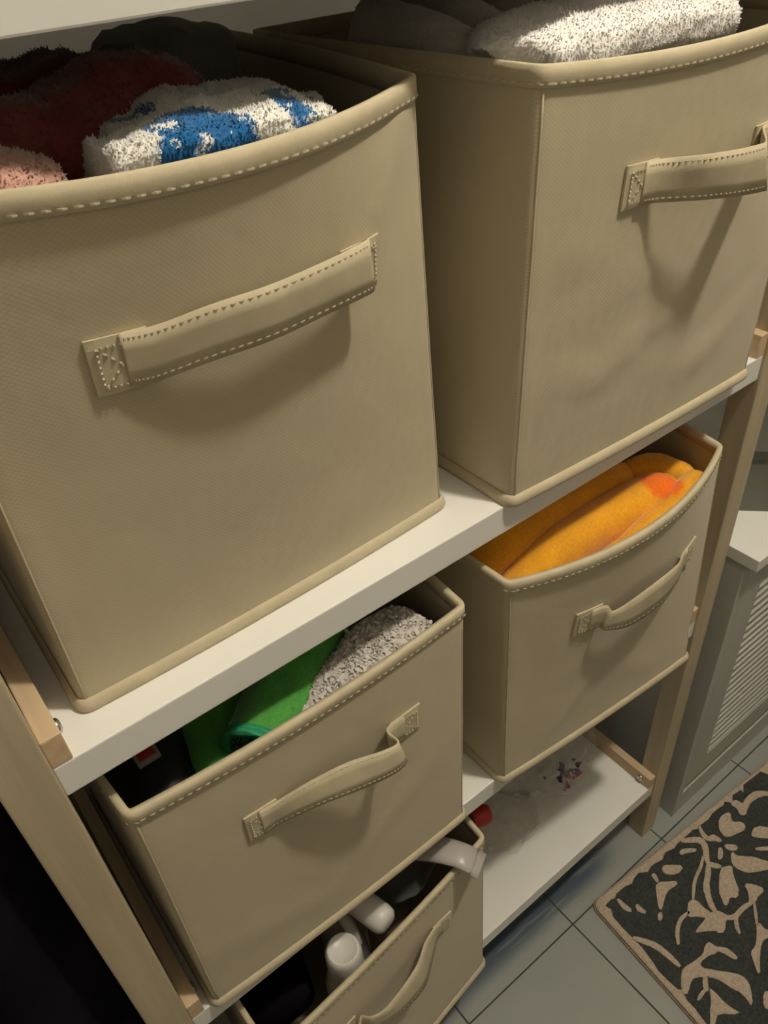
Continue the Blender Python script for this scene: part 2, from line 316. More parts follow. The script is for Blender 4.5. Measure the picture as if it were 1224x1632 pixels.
RUG_LIGHT=[
[(0.0403,0.0215),(0.0413,0.0284),(0.0425,0.0359),(0.0439,0.0445),(0.0403,0.0474),(0.0354,0.0425),(0.0333,0.037),(0.0336,0.031),(0.0346,0.0256),(0.0364,0.0203)],
[(0.0577,0.0445),(0.0583,0.0486),(0.0589,0.0535),(0.0598,0.0598),(0.0563,0.062),(0.0523,0.0581),(0.0501,0.0544),(0.0495,0.0507),(0.0508,0.0472),(0.054,0.0437)],
[(0.1113,0.0398),(0.1194,0.0443),(0.1263,0.0486),(0.1328,0.0526),(0.1356,0.056),(0.1333,0.059),(0.1275,0.0593),(0.1186,0.0581),(0.1115,0.0584),(0.1058,0.06),(0.0976,0.0638),(0.0872,0.0698),(0.0811,0.0721),(0.0794,0.0689),(0.0831,0.0635),(0.0905,0.0548),(0.0972,0.0473),(0.1033,0.0409)],
[(0.075,0.0729),(0.0781,0.0752),(0.0764,0.0785),(0.0715,0.0823),(0.0673,0.0832),(0.0651,0.0803),(0.0667,0.0772),(0.071,0.0739)],
[(0.1392,0.0254),(0.1451,0.0284),(0.1525,0.0334),(0.1618,0.0406),(0.1613,0.0465),(0.1511,0.0482),(0.1416,0.0457),(0.1325,0.0392),(0.1296,0.0329),(0.1334,0.027)],
[(0.1136,0.0242),(0.1173,0.0257),(0.1175,0.0297),(0.1148,0.0354),(0.1126,0.0385),(0.1089,0.0385),(0.1086,0.0356),(0.1095,0.031),(0.1101,0.0278),(0.1106,0.0254)],
[(0.1807,0.024),(0.1863,0.0242),(0.1933,0.0275),(0.202,0.0337),(0.2055,0.0376),(0.2015,0.0399),(0.1967,0.0383),(0.1902,0.0348),(0.1847,0.0324),(0.1798,0.0312),(0.1768,0.029),(0.177,0.0256)],
[(0.2408,0.0116),(0.2437,0.0138),(0.2425,0.0174),(0.2401,0.0225),(0.2388,0.0276),(0.2385,0.0327),(0.2402,0.0349),(0.245,0.035),(0.2491,0.0379),(0.2512,0.043),(0.2518,0.0476),(0.251,0.0523),(0.2462,0.0523),(0.2425,0.0474),(0.2388,0.0442),(0.2346,0.0423),(0.2313,0.0381),(0.2294,0.0318),(0.2314,0.0242),(0.2373,0.0156)],
[(0.2827,0.0235),(0.2907,0.0229),(0.2972,0.0237),(0.3025,0.0262),(0.3027,0.0301),(0.2982,0.0331),(0.2956,0.0363),(0.2943,0.0399),(0.2963,0.0433),(0.3022,0.0469),(0.3054,0.0509),(0.3055,0.055),(0.3035,0.0585),(0.2991,0.0611),(0.293,0.0614),(0.2856,0.0596),(0.2775,0.0577),(0.2681,0.0556),(0.2624,0.0527),(0.2609,0.049),(0.2612,0.0443),(0.2631,0.0384),(0.2677,0.0326),(0.2749,0.0268)],
[(0.2372,0.0574),(0.2405,0.0597),(0.2385,0.0635),(0.2331,0.0688),(0.2279,0.0718),(0.2229,0.0721),(0.22,0.0707),(0.221,0.068),(0.225,0.0646),(0.232,0.0596)],
[(0.2509,0.06),(0.2546,0.0626),(0.2582,0.0655),(0.2621,0.0689),(0.2633,0.0725),(0.2611,0.0761),(0.2564,0.0767),(0.2515,0.0744),(0.248,0.0713),(0.246,0.0675),(0.2454,0.064),(0.2467,0.0605)],
[(0.25,0.0755),(0.249,0.0805),(0.2513,0.0851),(0.2572,0.0903),(0.2625,0.0947),(0.2673,0.0981),(0.2719,0.1037),(0.2763,0.1112),(0.2804,0.1167),(0.2844,0.1207),(0.2845,0.1249),(0.2798,0.1283),(0.2735,0.1283),(0.2665,0.1255),(0.259,0.1223),(0.2509,0.1186),(0.2441,0.1148),(0.2387,0.1109),(0.2343,0.1051),(0.2312,0.0974),(0.2308,0.0909),(0.2333,0.0857),(0.2379,0.0805),(0.2448,0.0752)],
[(0.2126,0.0821),(0.2196,0.0845),(0.2242,0.0866),(0.2273,0.089),(0.2263,0.0926),(0.2219,0.096),(0.2178,0.1007),(0.2135,0.1069),(0.2094,0.1132),(0.2055,0.1196),(0.2033,0.1225),(0.2025,0.1216),(0.2013,0.1226),(0.1961,0.1269),(0.1899,0.1266),(0.1855,0.1222),(0.1813,0.1217),(0.1752,0.1248),(0.1704,0.1262),(0.1667,0.1249),(0.167,0.1214),(0.17,0.1164),(0.1726,0.1118),(0.1751,0.1071),(0.1844,0.099),(0.2006,0.0872)],
[(0.2231,0.1219),(0.2283,0.1267),(0.233,0.1326),(0.2375,0.1402),(0.2339,0.1451),(0.2239,0.1456),(0.2194,0.1455),(0.2212,0.145),(0.219,0.1457),(0.2129,0.1477),(0.2069,0.1481),(0.2009,0.1468),(0.2008,0.1429),(0.2063,0.1388),(0.2104,0.1349),(0.2133,0.1311),(0.2156,0.127),(0.2177,0.1222)],
[(0.1422,0.1195),(0.1482,0.1219),(0.1524,0.1259),(0.1547,0.131),(0.1566,0.1353),(0.1583,0.1393),(0.1552,0.1417),(0.1503,0.1407),(0.1448,0.1427),(0.1373,0.1481),(0.1302,0.1498),(0.1248,0.147),(0.1229,0.1444),(0.1247,0.1436),(0.1197,0.1393),(0.1077,0.1317),(0.1006,0.1278),(0.0984,0.1278),(0.0975,0.1256),(0.1,0.1241),(0.1053,0.123),(0.1136,0.1222),(0.1203,0.1213),(0.1258,0.1202),(0.1311,0.1193),(0.1364,0.1186)],
[(0.1294,0.0886),(0.1352,0.0917),(0.1377,0.0973),(0.1372,0.1048),(0.1377,0.111),(0.1394,0.1166),(0.1371,0.1206),(0.1309,0.1214),(0.1253,0.1189),(0.1202,0.1136),(0.1147,0.1093),(0.1084,0.1057),(0.1074,0.101),(0.1121,0.097),(0.1171,0.0932),(0.123,0.0892)],
[(0.3027,0.0714),(0.3126,0.0685),(0.3228,0.072),(0.3325,0.0814),(0.3336,0.0894),(0.3252,0.0954),(0.3153,0.0936),(0.305,0.085),(0.2992,0.0791),(0.2979,0.0751)],
[(0.3224,0.0168),(0.3288,0.0158),(0.3331,0.0195),(0.3347,0.0268),(0.337,0.0287),(0.3418,0.0266),(0.3495,0.0252),(0.359,0.0245),(0.3672,0.0249),(0.374,0.0266),(0.3819,0.0316),(0.3906,0.0399),(0.3943,0.0449),(0.3903,0.0479),(0.3847,0.0456),(0.3766,0.0404),(0.3666,0.0373),(0.3545,0.0362),(0.3452,0.0367),(0.3385,0.0388),(0.3318,0.0413),(0.3249,0.0444),(0.3188,0.0444),(0.315,0.041),(0.3152,0.0365),(0.3186,0.0317),(0.3197,0.0276),(0.3186,0.0234),(0.3181,0.0205),(0.3188,0.0183)],
[(0.2913,0.0951),(0.303,0.1024),(0.3081,0.107),(0.3041,0.11),(0.2975,0.1069),(0.2873,0.0996),(0.2823,0.0951),(0.2849,0.092)],
[(0.0662,0.1522),(0.0765,0.1526),(0.0836,0.1514),(0.0881,0.1485),(0.0932,0.1466),(0.0986,0.1459),(0.1023,0.1475),(0.1031,0.1507),(0.1039,0.1541),(0.1051,0.1583),(0.1034,0.1616),(0.0989,0.1633),(0.0942,0.1627),(0.0899,0.1605),(0.0825,0.159),(0.0718,0.1582),(0.0661,0.1596),(0.0647,0.1629),(0.0655,0.1665),(0.0694,0.1708),(0.0684,0.1747),(0.0624,0.1768),(0.0562,0.1754),(0.0503,0.1712),(0.045,0.1686),(0.0404,0.1673),(0.0335,0.169),(0.0237,0.1739),(0.0173,0.1757),(0.0139,0.1737),(0.0137,0.1707),(0.0156,0.1673),(0.0209,0.162),(0.0297,0.1546),(0.0367,0.1504),(0.0418,0.1497),(0.0485,0.1501),(0.0569,0.1514)],
[(0.0712,0.1723),(0.0762,0.1781),(0.0815,0.1833),(0.0874,0.1882),(0.0928,0.1935),(0.0977,0.1993),(0.101,0.2043),(0.1027,0.2087),(0.1025,0.2136),(0.1005,0.2192),(0.0946,0.2266),(0.0852,0.236),(0.0792,0.2381),(0.0803,0.2327),(0.0811,0.2272),(0.0814,0.2211),(0.0803,0.2161),(0.0776,0.2121),(0.0753,0.2068),(0.0736,0.2004),(0.0718,0.1947),(0.0702,0.19),(0.0667,0.185),(0.0613,0.1797),(0.0605,0.1747),(0.0654,0.1708)],
[(0.0509,0.1922),(0.0517,0.1972),(0.0519,0.2029),(0.0518,0.2092),(0.0523,0.2156),(0.0536,0.2222),(0.0556,0.2281),(0.0583,0.2342),(0.0512,0.2323),(0.0384,0.2227),(0.03,0.219),(0.0255,0.2208),(0.0207,0.2231),(0.016,0.2261),(0.0118,0.227),(0.0087,0.2246),(0.0114,0.2209),(0.0184,0.2161),(0.023,0.2124),(0.0253,0.2098),(0.029,0.2072),(0.0337,0.2049),(0.0388,0.2008),(0.0444,0.1948),(0.0474,0.1912),(0.0499,0.1898)],
[(0.1848,0.17),(0.1871,0.1733),(0.187,0.1768),(0.1858,0.1807),(0.1866,0.1838),(0.1896,0.1868),(0.1894,0.1903),(0.1852,0.1933),(0.1793,0.1938),(0.1725,0.1921),(0.1661,0.1927),(0.1593,0.1954),(0.151,0.2),(0.1414,0.2063),(0.1338,0.212),(0.128,0.217),(0.1236,0.2173),(0.1252,0.2133),(0.1281,0.2085),(0.1323,0.2023),(0.1356,0.1973),(0.1382,0.1933),(0.1432,0.1909),(0.1494,0.1906),(0.1563,0.1883),(0.1643,0.1838),(0.172,0.1785),(0.1794,0.1723)],
[(0.1108,0.2376),(0.1161,0.2406),(0.1124,0.2461),(0.1017,0.2538),(0.0946,0.2558),(0.0923,0.251),(0.0958,0.2458),(0.104,0.2398)],
[(0.1973,0.0183),(0.2035,0.0228),(0.2096,0.0272),(0.2156,0.0314),(0.2174,0.0355),(0.2157,0.04),(0.2121,0.0449),(0.2064,0.0502),(0.2017,0.0561),(0.198,0.0622),(0.1969,0.0661),(0.2005,0.0676),(0.2046,0.0651),(0.2096,0.0599),(0.2154,0.0546),(0.2221,0.0488),(0.2267,0.0418),(0.229,0.0336),(0.2261,0.0264),(0.2182,0.0207),(0.2104,0.0163),(0.2026,0.0129),(0.1974,0.0119),(0.1945,0.0149)],
[(0.1963,0.0646),(0.1912,0.0675),(0.1862,0.0707),(0.1812,0.0742),(0.1751,0.078),(0.1675,0.0821),(0.1616,0.0865),(0.1573,0.0912),(0.1557,0.0944),(0.1583,0.0964),(0.1623,0.0951),(0.1677,0.0919),(0.174,0.0884),(0.1814,0.0844),(0.1878,0.0805),(0.1933,0.0766),(0.1979,0.0726),(0.2015,0.0684),(0.2029,0.0653),(0.2002,0.0634)],
[(0.1738,0.0803),(0.167,0.0847),(0.1609,0.0897),(0.1553,0.0951),(0.1504,0.1014),(0.1462,0.1085),(0.1439,0.1149),(0.1437,0.1205),(0.1446,0.1238),(0.1484,0.1241),(0.1506,0.1213),(0.1527,0.1164),(0.1557,0.1109),(0.1595,0.1046),(0.1638,0.0991),(0.1688,0.0943),(0.1739,0.0892),(0.1791,0.0839),(0.1813,0.0804),(0.1784,0.0783)],
[(0.1984,0.053),(0.1899,0.0574),(0.1817,0.0609),(0.1737,0.0634),(0.1662,0.0662),(0.1595,0.0691),(0.1519,0.0739),(0.1436,0.0806),(0.1397,0.0842),(0.1421,0.0861),(0.1468,0.0833),(0.1555,0.0773),(0.1628,0.0731),(0.1688,0.0705),(0.176,0.0679),(0.1843,0.0653),(0.1927,0.0613),(0.2011,0.0561),(0.2052,0.0531),(0.2032,0.0508)],
[(0.1994,0.0689),(0.2005,0.0732),(0.2034,0.077),(0.2079,0.0802),(0.2115,0.0815),(0.2147,0.0797),(0.2143,0.0767),(0.2119,0.0727),(0.2092,0.0692),(0.2063,0.066),(0.2033,0.0645),(0.1998,0.0659)],
[(0.1539,0.0723),(0.1485,0.0758),(0.1421,0.0806),(0.1348,0.0869),(0.1312,0.0903),(0.1336,0.092),(0.1378,0.0892),(0.1457,0.0834),(0.152,0.0786),(0.1568,0.0748),(0.1593,0.0725),(0.1571,0.0706)],
[(0.2023,0.1429),(0.1942,0.1408),(0.1864,0.1399),(0.1791,0.14),(0.1731,0.1404),(0.1686,0.141),(0.1651,0.1407),(0.162,0.1396),(0.1584,0.1374),(0.1543,0.1341),(0.151,0.1326),(0.1478,0.1343),(0.1488,0.1374),(0.1521,0.1419),(0.1564,0.1453),(0.1616,0.1476),(0.1673,0.1485),(0.1731,0.1479),(0.179,0.1474),(0.1854,0.147),(0.1924,0.1472),(0.2004,0.1479),(0.2054,0.1477),(0.2066,0.1447)],
[(0.2022,0.1498),(0.1951,0.1559),(0.1887,0.1619),(0.1829,0.1678),(0.1802,0.171),(0.1829,0.1725),(0.1865,0.1697),(0.1929,0.1642),(0.1993,0.1582),(0.2058,0.1517),(0.209,0.1482),(0.2062,0.1467)],
[(0.1628,0.1454),(0.156,0.1495),(0.1511,0.1549),(0.1482,0.1612),(0.1473,0.1648),(0.1507,0.1658),(0.1535,0.1629),(0.1574,0.1575),(0.1618,0.1527),(0.167,0.1484),(0.1695,0.1456),(0.167,0.1436)],
[(0.1096,0.0971),(0.1014,0.0961),(0.0936,0.0968),(0.0863,0.0991),(0.0795,0.1023),(0.073,0.1065),(0.0671,0.1118),(0.0621,0.1182),(0.0599,0.1218),(0.0628,0.1233),(0.0664,0.1206),(0.0722,0.1151),(0.0779,0.1106),(0.0836,0.107),(0.0893,0.1042),(0.0951,0.1024),(0.1016,0.1014),(0.1092,0.1014),(0.1135,0.1009),(0.1139,0.098)],
[(0.0999,0.1609),(0.1041,0.1669),(0.1066,0.1715),(0.1076,0.175),(0.1092,0.1791),(0.1114,0.1837),(0.1137,0.1862),(0.1173,0.1856),(0.1183,0.1826),(0.1182,0.1776),(0.1175,0.173),(0.1162,0.1685),(0.1123,0.1634),(0.106,0.158),(0.1017,0.1554),(0.0984,0.1572)],
[(0.0543,0.1741),(0.0475,0.1787),(0.0434,0.1829),(0.0421,0.1868),(0.0423,0.1894),(0.0451,0.1905),(0.0478,0.1892),(0.0504,0.1865),(0.0542,0.1827),(0.0594,0.1775),(0.0616,0.1741),(0.0588,0.1721)],
[(0.0421,0.1853),(0.0363,0.1854),(0.0307,0.1862),(0.0254,0.1878),(0.0226,0.1891),(0.0235,0.1914),(0.0267,0.1915),(0.0321,0.1909),(0.0374,0.1901),(0.0429,0.1891),(0.0459,0.1881),(0.0455,0.1857)],
[(0.0129,0.0813),(0.0174,0.0892),(0.0217,0.0962),(0.0258,0.1021),(0.0288,0.1098),(0.0308,0.1195),(0.0328,0.1296),(0.0346,0.1399),(0.0364,0.1452),(0.0405,0.145),(0.0414,0.1394),(0.0415,0.1288),(0.0405,0.1182),(0.0384,0.1078),(0.035,0.0991),(0.0305,0.0925),(0.0251,0.0856),(0.0189,0.0784),(0.0147,0.075),(0.0112,0.0766)],
]

RANG = math.radians(-4.3); RU = Vector((math.cos(RANG), math.sin(RANG), 0)); RV = Vector((math.sin(RANG), -math.cos(RANG), 0)); RO = Vector((.5645, -.0235, 0))
def ruv(u, v, z): return RO + RU * u + RV * v + Vector((0, 0, z))
RL, RW = 0.93, 0.56
TAUPE = noisy('taupe_pile', (0.44, 0.355, 0.27), (0.58, 0.48, 0.38), 240, 0.95, (1, 1, 1), bump=0.8, bscale=600, bdist=0.002, spec=0.1)
SLATE = noisy('charcoal_pile', (0.038, 0.044, 0.044), (0.070, 0.074, 0.068), 240, 0.95, bump=0.8, bscale=600, bdist=0.002, spec=0.1)
BIND = noisy('rug_edge_binding', (0.26, 0.20, 0.15), (0.34, 0.27, 0.2), 200, 0.95, bump=0.5, bdist=0.001, spec=0.1)
rug = root('rug', (RO + RU * RL / 2 + RV * RW / 2)[:], 'taupe rug with charcoal leaf pattern on the tiled floor', 'rug')
def rrect(u0, u1, v0, v1, r, z):
    P = []
    for cu, cv, a0 in ((u1 - r, v1 - r, 0), (u0 + r, v1 - r, 90), (u0 + r, v0 + r, 180), (u1 - r, v0 + r, 270)):
        for k in range(6):
            a = math.radians(a0 + 18 * k); P.append(ruv(cu + r * math.cos(a), cv + r * math.sin(a), z))
    return P
mesh('pile_ground', *rings([rrect(.001, RL - .001, .001, RW - .001, .014, .0015), rrect(.001, RL - .001, .001, RW - .001, .014, .0075), rrect(.004, RL - .004, .004, RW - .004, .012, .009)]), TAUPE, rug)
mesh('edge_binding', *rings([rrect(-.001, RL + .001, -.001, RW + .001, .015, 0.0), rrect(-.0015, RL + .0015, -.0015, RW + .0015, .015, .0015), rrect(-.001, RL + .001, -.001, RW + .001, .015, .003)]), BIND, rug)
def prism(P2, z0, z1, fu=lambda u: u, fv=lambda v: v):
    return rings([[ruv(fu(u), fv(v), z0) for u, v in P2], [ruv(fu(u), fv(v), z1) for u, v in P2]])
hu, hv = RL / 2, RW / 2
fld = list(RUG_FIELD)
# the traced edge runs along both borders of one quarter; close it through the middle of the rug
fld = [(u, max(v, .002)) for u, v in fld]
fld = [p for p in fld if p[0] < hu and p[1] < hv]
fld = [(hu, hv), (fld[0][0], hv)] + fld + [(hu, fld[-1][1])]
for fu in (lambda u: u, lambda u: RL - u):
    for fv in (lambda v: v, lambda v: RW - v):
        mesh('charcoal_ground', *prism(fld, .0085, .0105, fu, fv), SLATE, rug)
        for li, L in enumerate(RUG_LIGHT):
            L2 = [(min(u, hu), min(v, hv)) for u, v in L]
            mesh('taupe_leaf', *prism(L2, .0090, .0112 + .00004 * (li % 9), fu, fv), TAUPE, rug)

# ------------------------------------------------------------------ fabric boxes
BOX=dict(
 b1=dict(fb=((.018,.029),(.323,.034)),ft=((.022,.030),(.309,.033)),bb=((.02,.315),(.325,.315)),bt=((.02,.315),(.343,.31)),z0=0,h=.312,bulge=.040,bulb=.004,sag=.004),
 b2=dict(fb=((.361,-.004),(.669,-.012)),ft=((.363,-.010),(.668,-.014)),bb=((.358,.285),(.672,.285)),bt=((.352,.285),(.672,.285)),z0=0,h=.312,bulge=.014,bulb=.003,sag=.006),
 b3=dict(fb=((.010,-.004),(.305,-.010)),ft=((.011,-.008),(.305,-.012)),bb=((.008,.285),(.31,.285)),bt=((-.004,.285),(.315,.285)),z0=-.384,h=.317,bulge=.006,bulb=.003,sag=.002),
 b4=dict(fb=((.363,-.007),(.660,-.030)),ft=((.349,-.015),(.650,-.016)),bb=((.358,.28),(.675,.28)),bt=((.345,.28),(.69,.28)),z0=-.384,h=.315,bulge=.032,bulb=.003,sag=.002),
 b5=dict(fb=((.030,-.058),(.328,-.023)),ft=((.030,-.046),(.330,-.016)),bb=((.025,.235),(.33,.265)),bt=((.025,.235),(.335,.265)),z0=-.76,h=.312,bulge=.004,bulb=.002,sag=.0),
)
def front(P, s, t, o=0.0):
    (a, b), (c, d) = P['fb'], P['ft']
    x = (a[0] + (b[0] - a[0]) * s) * (1 - t) + (c[0] + (d[0] - c[0]) * s) * t
    y = (a[1] + (b[1] - a[1]) * s) * (1 - t) + (c[1] + (d[1] - c[1]) * s) * t
    k = 1 - (2 * s - 1) ** 2
    y -= k * (P['bulb'] + (P['bulge'] - P['bulb']) * t ** 1.5)
    for (s0, t0, ang, ln, wd, am) in P.get('fold', ()):
        ca, sa = math.cos(ang), math.sin(ang); du = (s - s0); dv = (t - t0)
        al = du * ca + dv * sa; ac = -du * sa + dv * ca
        y -= am * math.exp(-(al / ln) ** 2 - (ac / wd) ** 2)
    return Vector((x, y - o, P['z0'] + P['h'] * t - P['sag'] * k * t + ZO))
def ring_at(P, t, off=0.0, dz=0.0):
    """outline of the box at height fraction t, pushed outward by off"""
    lerp = lambda p, q: Vector((p[0] + (q[0] - p[0]) * t, p[1] + (q[1] - p[1]) * t, 0))
    BR = lerp(P['bb'][1], P['bt'][1]); BL = lerp(P['bb'][0], P['bt'][0])
    z = P['z0'] + P['h'] * t + ZO
    rs = .022; pts = []
    nF = 44
    for k in range(nF + 1):
        pts.append(front(P, rs + (1 - 2 * rs) * k / nF, t))
    FR = front(P, 1, t); FL = front(P, 0, t); BR.z = BL.z = z
    def side(A, B, n, bow):
        d = (B - A); nn = Vector((d.y, -d.x, 0)).normalized(); out = []
        for k in range(n + 1):
            q = .022 + .956 * k / n
            out.append(A + d * q + nn * bow * t * math.sin(math.pi * q))
        return out
    def arc(a, c, b): return [a * (1 - q) ** 2 + c * 2 * q * (1 - q) + b * q * q for q in (.25, .5, .75)]
    sR = side(FR, BR, 14, P.get('bowr', .003)); sB = side(BR, BL, 14, .002); sL = side(BL, FL, 14, P.get('bowl', .003))
    out = pts + arc(pts[-1], FR, sR[0]) + sR + arc(sR[-1], BR, sB[0]) + sB + arc(sB[-1], BL, sL[0]) + sL + arc(sL[-1], FL, pts[0])
    if off or dz:
        n = len(out); res = []
        for i in range(n):
            d = out[(i + 1) % n] - out[i - 1]; nn = Vector((d.y, -d.x, 0)).normalized()
            q = out[i] + nn * off; q.z += dz; res.append(q)
        out = res
    return out
def strip(tops, bots, th=.0014, n=7):
    A = catmull(tops, n); B = catmull(bots, n); R = []
    for i in range(len(A)):
        a, b = A[i], B[i]
        j0, j1 = max(i - 1, 0), min(i + 1, len(A) - 1)
        tg = (A[j1] + B[j1]) - (A[j0] + B[j0]); up = a - b
        nn = np.cross(tg, up); nn /= (np.linalg.norm(nn) + 1e-9)
        m1 = a * .67 + b * .33; m2 = a * .33 + b * .67
        R.append([a + nn * th * .4, m1 + nn * th * .6, m2 + nn * th * .6, b + nn * th * .4, b - nn * th * .4, m2 - nn * th * .6, m1 - nn * th * .6, a - nn * th * .4])
    return rings(R)
def dash(p, q, up, out, w=.00045):
    """one stitch: a small raised thread from p to q"""
    p = Vector(p); q = Vector(q); m_ = (p + q) / 2 + Vector(out) * .0006; up = Vector(up) * w
    V = [p + up, p - up, q - up, q + up, m_ + up, m_ - up]
    return V, [[0, 1, 5, 4], [4, 5, 2, 3], [0, 4, 3], [1, 2, 5]]
def make_box(key, label, straps, patches):
    P = BOX[key]
    c = (np.array(P['fb'][0]) + np.array(P['fb'][1]) + np.array(P['bb'][0]) + np.array(P['bb'][1])) / 4
    r = root('fabric_storage_box', (float(c[0]), float(c[1]), P['z0'] + ZO), label, 'storage box', 'beige fabric boxes on the shelves')
    T = [0, .02, .05] + [.1 + .9 * k / 19 for k in range(20)]
    R = [ring_at(P, t) for t in T]; Rin = [ring_at(P, t, -.0035) for t in T[::-1]][:-1]
    Rin.append(ring_at(P, .012, -.0035))
    mesh('box_body', *rings(R + Rin), BEIGE, r, True)
    h = P['h']
    rim = [ring_at(P, 1, .0004, -.0112), ring_at(P, 1, .0017, -.0100), ring_at(P, 1, .0015, -.004), ring_at(P, 1, .0014, .0006), ring_at(P, 1, -.0012, .0013), ring_at(P, 1, -.0040, .0006), ring_at(P, 1, -.0046, -.004), ring_at(P, 1, -.0042, -.0112)]
    rm = mesh('rim_binding', *rings(rim + [rim[0]], cap0=False, cap1=False), TRIM, r, True)
    # row of stitches under the binding
    sr = ring_at(P, 1, .0017, -.0086); L = [Vector(p) for p in sr] + [Vector(sr[0])]; geos = []; acc = 0.0; pos = 0.0
    for a, b in zip(L[:-1], L[1:]):
        seg = (b - a).length; d = (b - a) / max(seg, 1e-9); nn = Vector((d.y, -d.x, 0)).normalized()
        while pos < acc + seg:
            p = a + d * (pos - acc); geos.append(dash(p, p + d * .0042, (0, 0, 1), nn)); pos += .0066
        acc += seg
    tag(mesh('rim_stitching', *join(*geos), STITCH, rm), kind='stuff')
    pip = [ring_at(P, 0, .0012, .0004), ring_at(P, 0, .0034, .0008), ring_at(P, 0, .0042, .0030), ring_at(P, 0, .0032, .0072), ring_at(P, 0, .0010, .0100), ring_at(P, 0, .0002, .0102)]
    mesh('base_piping', *rings(pip + [pip[0]], cap0=False, cap1=False), TRIM, r, True)
    for s in (0.012, 0.988):           # raised seam down each front corner
        RR = []
        for k in range(16):
            p = front(P, s, .03 + .935 * k / 15)
            RR.append([p + Vector((.0007 * math.cos(a), .0004 + .0007 * math.sin(a), 0)) for a in [i * math.pi / 4 for i in range(8)]])
        mesh('corner_seam', *rings(RR), BEIGE, r, True)
    hn = mesh('handle', *strip([front(P, *q) for q in straps[0]], [front(P, *q) for q in straps[1]]), TRIM, r, True)
    # edge stitching on the strap
    geos = []
    A = catmull([front(P, *q) for q in straps[0]], 7); B = catmull([front(P, *q) for q in straps[1]], 7)
    for f in (.1, .9):
        Q = A * (1 - f) + B * f; UP = A - B
        for i in range(1, len(Q) - 2):
            p, q = Vector(Q[i]), Vector(Q[i + 1]); up = Vector(UP[i]).normalized(); nn = (q - p).cross(up).normalized()
            if (q - p).length < .0015: continue
            geos.append(dash(p + nn * .0006, p + (q - p) * .7 + nn * .0006, up, nn * .6, .0004))
    tag(mesh('strap_stitching', *join(*geos), STITCH, hn), kind='stuff')
    for (s0, s1, t0, t1, sk) in patches:
        G = []; n = 6
        for lv, o in ((0, .0003), (1, .0028)):
            for j in range(n + 1):
                for i in range(n + 1):
                    G.append(front(P, s0 + (s1 - s0) * i / n, t0 + (t1 - t0) * j / n + sk * i / n, o if 0 < i < n and 0 < j < n or lv == 0 else o * .7))
        F = []; q = (n + 1) ** 2
        for j in range(n):
            for i in range(n):
                a = j * (n + 1) + i
                F.append([a, a + 1, a + n + 2, a + n + 1]); F.append([q + a, q + a + n + 1, q + a + n + 2, q + a + 1])
        per = [i for i in range(n)] + [j * (n + 1) + n for j in range(n)] + [n * (n + 1) + i for i in range(n, 0, -1)] + [j * (n + 1) for j in range(n, 0, -1)]
        for k in range(len(per)):
            a, b = per[k], per[(k + 1) % len(per)]; F.append([a, b, q + b, q + a])
        pt = mesh('handle_patch', G, F, TRIM, hn, False)
        geos = []
        def sp(i, j, o=.0031): return front(P, s0 + (s1 - s0) * i, t0 + (t1 - t0) * j + sk * i, o)
        for (a, b) in (((.14, .14), (.86, .14)), ((.86, .14), (.86, .86)), ((.86, .86), (.14, .86)), ((.14, .86), (.14, .14)), ((.14, .14), (.86, .86)), ((.14, .86), (.86, .14))):
            for k in range(7):
                f0, f1 = k / 7, (k + .6) / 7
                p = sp(a[0] + (b[0] - a[0]) * f0, a[1] + (b[1] - a[1]) * f0); q2 = sp(a[0] + (b[0] - a[0]) * f1, a[1] + (b[1] - a[1]) * f1)
                d = (q2 - p).normalized(); geos.append(dash(p, q2, d.cross(Vector((0, -1, 0))), (0, -1, 0), .0005))
        tag(mesh('patch_stitching', *join(*geos), STITCH, hn), kind='stuff')
    return r
BOX['b1']['bowr'] = .006
BOX['b2']['fold'] = [(.25, .30, -.25, .22, .018, .0022), (.42, .36, .35, .25, .016, .0030), (.30, .52, .15, .2, .02, .0016), (.75, .22, .5, .2, .022, .0030), (.15, .62, -.2, .12, .02, .0015), (.55, .18, .1, .3, .02, .0016)]
BOX['b4']['fold'] = [(.3, .25, .9, .2, .03, .0025), (.65, .2, -.7, .2, .03, .002), (.97, .16, 1.57, .03, .03, -.004)]
BOX['b3']['fold'] = [(.7, .35, .6, .3, .04, .0018), (.3, .2, -.3, .3, .04, .0015)]
BOX['b1']['fold'] = [(.88, .88, .9, .2, .03, .0020), (.5, .12, .2, .4, .05, .0015)]
make_box('b1', 'beige fabric box on the upper shelf nearest the camera, holding maroon and blue-spotted white towels',
    ([(.27, .775, .003), (.33, .775, .005), (.423, .790, .010), (.536, .794, .013), (.662, .798, .014), (.752, .800, .014), (.766, .797, .010), (.745, .78, .004)],
     [(.27, .68, .003), (.31, .678, .005), (.405, .691, .010), (.525, .694, .013), (.657, .699, .014), (.762, .697, .014), (.774, .695, .010), (.745, .69, .004)]),
    [(.215, .318, .672, .772, 0), (.722, .828, .690, .780, 0)])
make_box('b2', 'beige fabric box beside the right post on the upper shelf, holding a white fluffy towel',
    ([(.30, .797, .003), (.34, .798, .005), (.404, .802, .020), (.50, .799, .0275), (.570, .797, .0300), (.584, .798, .0295), (.60, .80, .0265), (.66, .797, .014), (.72, .79, .004), (.76, .79, .003)],
     [(.30, .706, .003), (.338, .706, .005), (.441, .70, .020), (.53, .692, .0280), (.618, .684, .0320), (.630, .683, .0315), (.64, .683, .0285), (.69, .685, .016), (.74, .69, .004), (.76, .69, .003)]),
    [(.248, .345, .704, .797, 0), (.705, .805, .685, .79, 0)])
